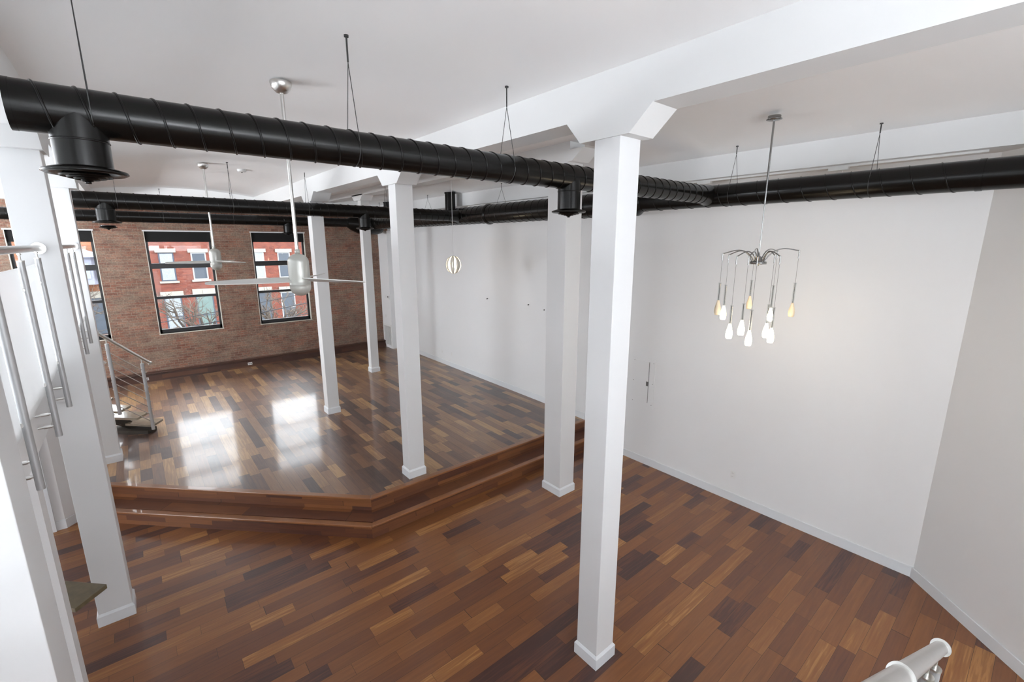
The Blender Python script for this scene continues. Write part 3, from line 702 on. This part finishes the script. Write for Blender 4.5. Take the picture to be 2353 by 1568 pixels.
# ------------------------------------------------------------------ far stair from platform to mezzanine
ST = thing('staircase', 'open wooden stair climbing from the platform to the mezzanine behind the left column', 'stairs', (-.1, 10.8, ZP))
ang = 0.0
wdir = Vector((-.70, .714, 0)); cor = Vector((-.07, 10.67, .60)); sdir = Vector((.17, .28, 0))
corners = []
for k in range(9):
    c = cor.copy(); corners.append(c)
    a, b = c, c+sdir; p = [a, b, b+wdir*.92, a+wdir*.92]
    z1 = c.z; z0 = z1-.045
    tr = MB().prism([(q.x, q.y) for q in p], z0, z1).build('tread', M_TREADL, ST, bevel=.006)
    cor = cor+Vector((-.215, -.15 if k < 3 else -.10, .233))
# dark stringer plate below the treads
stv = MB(); c0, c1 = corners[0], corners[-1]
off = wdir*.50
stv.add([tuple(v) for v in (c0+off+Vector((.10, .16, -.045)), c0+off+Vector((.10, .16, -.2)), c1+off+Vector((.0, .0, -.30)), c1+off+Vector((0, 0, -.045)),
        c0+off+Vector((.04, .18, -.045)), c0+off+Vector((.04, .18, -.2)), c1+off+Vector((-.06, .02, -.30)), c1+off+Vector((-.06, .02, -.045)))],
        [(0,1,2,3), (7,6,5,4), (0,4,5,1), (1,5,6,2), (2,6,7,3), (3,7,4,0)])
stv.build('stringer', M_STRSHADOW, ST)
MB().prism([(-.45, 10.98), (-.16, 10.78), (-.02, 10.96), (-.55, 11.55), (-.75, 11.3)], ZP, .47).build('floor_shadow', M_STRSHADOW, ST)  # dark slab standing in for the treads' shadow on the platform
RL = thing('stair_railing', 'steel stair railing with horizontal cables in front of the brick wall', 'railing', (-.08, 10.62, .6))
pA, pB = Vector((-.07, 10.61, .53)), Vector((-.49, 10.38, 1.00))
H_ = 1.33
for p in (pA, pB):
    pp = MB().tube([p, p+Vector((0, 0, H_-.03))], .028, 18).build('post', M_SATIN, RL)
    MB().tube([p+Vector((0, 0, H_-.03)), p+Vector((0, 0, H_+.06))], .010, 10).build('rail_bracket', M_STEEL, pp)
d = (pB-pA); e0 = pA-d*.28+Vector((0, 0, H_+.075)); e1 = pB+d*.25+Vector((0, 0, H_+.075))
MB().tube([e0, e1], .026, 20).build('handrail', M_STEEL, RL)
MB().tube([e0-d.normalized()*.006, e0+d.normalized()*.012], .034, 20).build('end_cap', M_STEEL, RL)
for k in range(8):
    z = .16+k*.142
    MB().tube([pA-d.normalized()*.05+Vector((0, 0, z)), pB+d.normalized()*.05+Vector((0, 0, z))], .0065, 6).tube([pA-d.normalized()*.06+Vector((0, 0, z)), pA-d.normalized()*.03+Vector((0, 0, z))], .008, 8).build('cable_rod', M_STEEL, RL)
p3 = pB+d*1.0
pp = MB().tube([p3, p3+Vector((0, 0, H_))], .024, 14).build('post', M_SATIN, RL)
R2 = thing('stair_railing', 'second steel stair railing, mostly hidden behind the left platform column', 'railing', (-.7, 11.2, .6))
o2 = wdir*.95
q0 = pA+o2+Vector((0, 0, 0)); q1 = pB+o2; d2 = q1-q0
for p in (q0, q1):
    MB().tube([p, p+Vector((0, 0, H_))], .022, 14).build('post', M_SATIN, R2)
MB().tube([q0-d2*.3+Vector((0, 0, H_+.05)), q1+d2*.3+Vector((0, 0, H_+.05))], .026, 16).build('handrail', M_STEEL, R2)
for k in range(7):
    z = .16+k*.15; MB().tube([q0+Vector((0, 0, z)), q1+Vector((0, 0, z))], .0045, 6).build('cable_rod', M_STEEL, R2)

# winder tread at the lower left, on a post beside the left column
NS = thing('winder_stair', 'dark speckled wooden stair tread jutting past the near left column', 'stairs', (-.7, 5.4, 0))
tp = Vector((-.581, 5.39, .80)); w1 = Vector((-.70, .714, 0)); w2 = Vector((-.70, -.714, 0))
for k in range(3):
    t0 = tp+Vector((-.20*k, -.26*k, .20*k)) if k else tp
    if k: t0 = tp+w1*.0+Vector((-.42*k, -.05*k, .22*k))
    MB().prism([(q.x, q.y) for q in (t0, t0+w1*.9, t0+w1*.9+w2*.30, t0+w2*.30)], t0.z-.045, t0.z).build('tread', M_TREAD, NS, bevel=.004)
MB().tube([(-1.2, 5.75, 0), (-1.2, 5.75, 1.2)], .06, 16).build('support_post', M_SATIN, NS)

# ------------------------------------------------------------------ handrail at the lower right
HR = thing('stair_handrail', 'steel tube handrail ending in a collar at the lower right corner', 'railing', (2.35, .08, 1.4))
a0, a1 = Vector((2.375, .077, 2.36)), Vector((.40, .12, 3.475))
dn = (a1-a0).normalized()
MB().tube([a0, a1], .024, 28).build('handrail', M_STEEL, HR)
MB().tube([a0-dn*.004, a0+dn*.012], .033, 28).tube([a0+dn*.012, a0+dn*.02], .026, 28).build('end_collar', M_CHROME if False else M_STEEL, HR)
k1 = a0+dn*1.17
MB().tube([k1-dn*.008, k1+dn*.008], .030, 28).build('joint_collar', M_STEEL, HR)
for s_ in (.07, .40, 1.2):
    p = a0+dn*s_; q = Vector((p.x, p.y, p.z-.10))
    pp = MB().tube([q, q-Vector((0, 0, 1.05))], .021, 20).build('post', M_SATIN, HR)
    MB().tube([p-Vector((0, 0, .02)), q], .006, 8).tube([q, q+Vector((0, 0, .008))], .023, 18).tube([p-Vector((0, 0, .022)), p-Vector((0, 0, .045))], .011, 10).build('rail_bracket', M_STEEL, pp)
    MB().tube([q+Vector((.0, -.0, -.05)), q+Vector((.055, .0, -.065))], .009, 10).tube([q+Vector((.05, 0, -.064)), q+Vector((.06, 0, -.066))], .018, 14).build('rod_fitting', M_STEEL, pp)
SS = thing('stair_flight', 'wooden stair going down at the right below the handrail', 'stairs', (1.5, -.4, 0))
for k in range(13):
    x = 1.10+k*.30; z = 2.70-k*.21
    if z < .1: break
    if x > 4.2: break
    MB().box(x, -1.0, z-.045, x+.28, .03, z).build('tread', M_TREAD, SS)
MB().add([(1.1, -.52, 2.6), (1.1, -.52, 2.3), (4.6, -.52, 0), (4.9, -.52, 0), (1.1, -.44, 2.6), (1.1, -.44, 2.3), (4.6, -.44, 0), (4.9, -.44, 0)],
         [(0,1,2,3), (7,6,5,4), (0,4,5,1), (1,5,6,2), (2,6,7,3), (3,7,4,0)]).build('stringer', M_SATIN, SS)

# ------------------------------------------------------------------ street outside
struct(MB().box(-40, YW+.5, -4.2, 60, 28, -4.0).build('road', M_ROAD), 'asphalt street outside')
struct(MB().box(-40, 28, -4.1, 60, 33, -3.9).build('pavement', M_SIDE), 'pavement across the street')
YF = 33.0
BD = thing('brick_rowhouse', 'red brick row house across the street with stone lintels', 'building', (5, YF, -4))
MB().box(-.45, YF, -4, 16, YF+8, 6.0).build('facade', M_BRICK_OUT, BD)
MB().box(-.45, YF-.3, 5.9, 16, YF, 6.3).build('cornice', M_STONE_OUT, BD)
def owin(x0, x1, z0, z1, parent, frame, fill, lint=(.12, .22), sill=True, lm=None):
    f = MB().box(x0, YF-.02, z0, x1, YF+.02, z1).build('window', frame, parent)
    t = .07
    MB().box(x0+t, YF-.035, z0+t, x1-t, YF-.02, z1-t).build('pane', fill, f)
    MB().box(x0+t, YF-.06, (z0+z1)/2-.03, x1-t, YF-.03, (z0+z1)/2+.03).build('sash_bar', frame, f)
    MB().box(x0-lint[0], YF-.10, z1, x1+lint[0], YF, z1+lint[1]).build('lintel', M_STONE_OUT, parent)
    if sill: MB().box(x0-.1, YF-.12, z0-.11, x1+.1, YF, z0).build('sill', M_STONE_OUT, parent)
owin(1.30, 2.02, 1.85, 3.48, BD, M_DFRAME, M_CURTAIN); owin(2.83, 3.58, 1.87, 3.46, BD, M_OFRAME2, M_OGLASS)
owin(5.95, 6.70, 1.81, 3.44, BD, M_OFRAME2, M_CURTAIN); owin(7.50, 8.25, 1.78, 3.42, BD, M_OFRAME2, M_OGLASS)
owin(1.25, 2.10, -1.35, .91, BD, M_DFRAME, M_CURTAIN, (.12, .34)); owin(2.78, 3.68, -1.5, .96, BD, M_DFRAME, M_DOORG, (.12, .36))
owin(6.0, 6.85, -1.35, .86, BD, M_DFRAME, M_OGLASS, (.1, .36)); owin(7.45, 8.32, -1.2, .82, BD, M_OFRAME2, M_OGLASS, (.08, .36))
for x in (10.0, 11.6, 13.4): owin(x, x+.72, 1.8, 3.44, BD, M_OFRAME2, M_CURTAIN); owin(x, x+.8, -1.35, .86, BD, M_DFRAME, M_OGLASS)
MB().tube([(9.35, YF-.1, -4), (9.35, YF-.1, 5.9)], .05, 10).build('drain_pipe', M_DFRAME, BD)
B2 = thing('orange_brick_house', 'orange brick house with a grey bay across the street at the left', 'building', (-6, YF, -4))
MB().box(-16, YF+.3, -4, -.5, YF+8, 5.8).build('facade', M_BRICK_OUT2, B2)
MB().prism([(-2.9, YF-1.0), (-1.5, YF-1.0), (-.9, YF+.3), (-3.5, YF+.3)], 1.9, 3.3).build('bay_window', M_SLATE, B2)
MB().add([(-3.7, YF-1.2, 3.3), (-.8, YF-1.2, 3.3), (-.8, YF+.4, 3.3), (-3.7, YF+.4, 3.3), (-2.6, YF-.2, 3.75), (-1.9, YF-.2, 3.75)],
         [(0,3,2,1), (0,1,5,4), (1,2,5), (2,3,4,5), (3,0,4)]).build('bay_roof', M_SLATE, B2)
for x0 in (-2.8, -2.1, -1.35): MB().box(x0, YF-1.03, 2.2, x0+.5, YF-1.0, 3.0).build('bay_pane', M_CURTAIN, B2)
for x0 in (-2.2, -4.6, -7.0):
    MB().box(x0, YF+.24, -.9, x0+1.0, YF+.3, 1.1).build('window', M_OGLASS, B2); MB().box(x0-.1, YF+.2, 1.1, x0+1.1, YF+.3, 1.45).build('lintel', M_STONE_OUT, B2)
# bare street trees
def tree(x, y, z0, h, label, seed):
    rnd = random.Random(seed); t = thing('bare_tree', label, 'tree', (x, y, z0), 'bare street trees')
    limb = MB(); twig = MB(); cnt = [0]
    def grow(p, d, L, r, lvl):
        n = 3; pts = [p]; q = p.copy(); dd = d.copy()
        for i in range(n):
            dd = (dd+Vector((rnd.uniform(-.22, .22), rnd.uniform(-.22, .22), rnd.uniform(-.1, .16)))).normalized()
            q = q+dd*L/n; pts.append(q.copy())
        (limb if lvl < 2 else twig).tube(pts, [r, r*.9, r*.8, r*.68], 6 if lvl < 2 else 4, False)
        cnt[0] += 1
        if lvl >= 5: return
        for k in range(3 if lvl < 3 else 2+rnd.randint(0, 1)):
            a = rnd.uniform(0, 2*pi); sp = rnd.uniform(.45, .95)
            ax = dd.orthogonal().normalized(); ax.rotate(Matrix.Rotation(a, 3, dd))
            nd = (dd*cos(sp)+ax*sin(sp)).normalized()
            grow(pts[rnd.randint(1, 3)], nd, L*rnd.uniform(.58, .78), r*.58, lvl+1)
    base = Vector((x, y, z0)); top = Vector((x+.1, y, z0+h))
    limb.tube([base, base.lerp(top, .5)+Vector((.05, 0, 0)), top], [.16, .13, .11], 8)
    for k in range(6):
        a = k*pi/3+rnd.uniform(-.3, .3); grow(top-Vector((0, 0, .3*(k % 3)*.4)), Vector((cos(a)*.75, sin(a)*.5, .8)).normalized(), 1.3, .07, 1)
    limb.build('trunk_and_limbs', M_BARK, t); twig.build('twigs', M_TWIG, t)
tree(1.95, 24, -4, 3.7, 'bare tree seen through the left big window', 3)
tree(5.3, 25, -4, 3.6, 'bare tree seen through the right big window', 11)
tree(-3.2, 25, -4, 4.0, 'bare tree seen through the window beside the left column', 21)
def wire(y, x0, z0, x1, z1, sag, r, label):
    pts = []
    for i in range(17):
        t = i/16; pts.append((x0+(x1-x0)*t, y, z0+(z1-z0)*t-sag*4*t*(1-t)))
    tag(MB().tube(pts, r, 6).build('utility_cable', M_CABLE, None, (x0, y, z0)), label, 'cable', 'overhead street cables')
wire(20, -8, .05, 14, 2.9, .25, .022, 'thick black street cable crossing low outside both big windows')
wire(20.4, -8, .25, 14, 3.4, .28, .014, 'upper thin black street cable outside the windows')
wire(19.5, -8, -.2, 14, 2.45, .22, .016, 'lowest black street cable outside the right window')
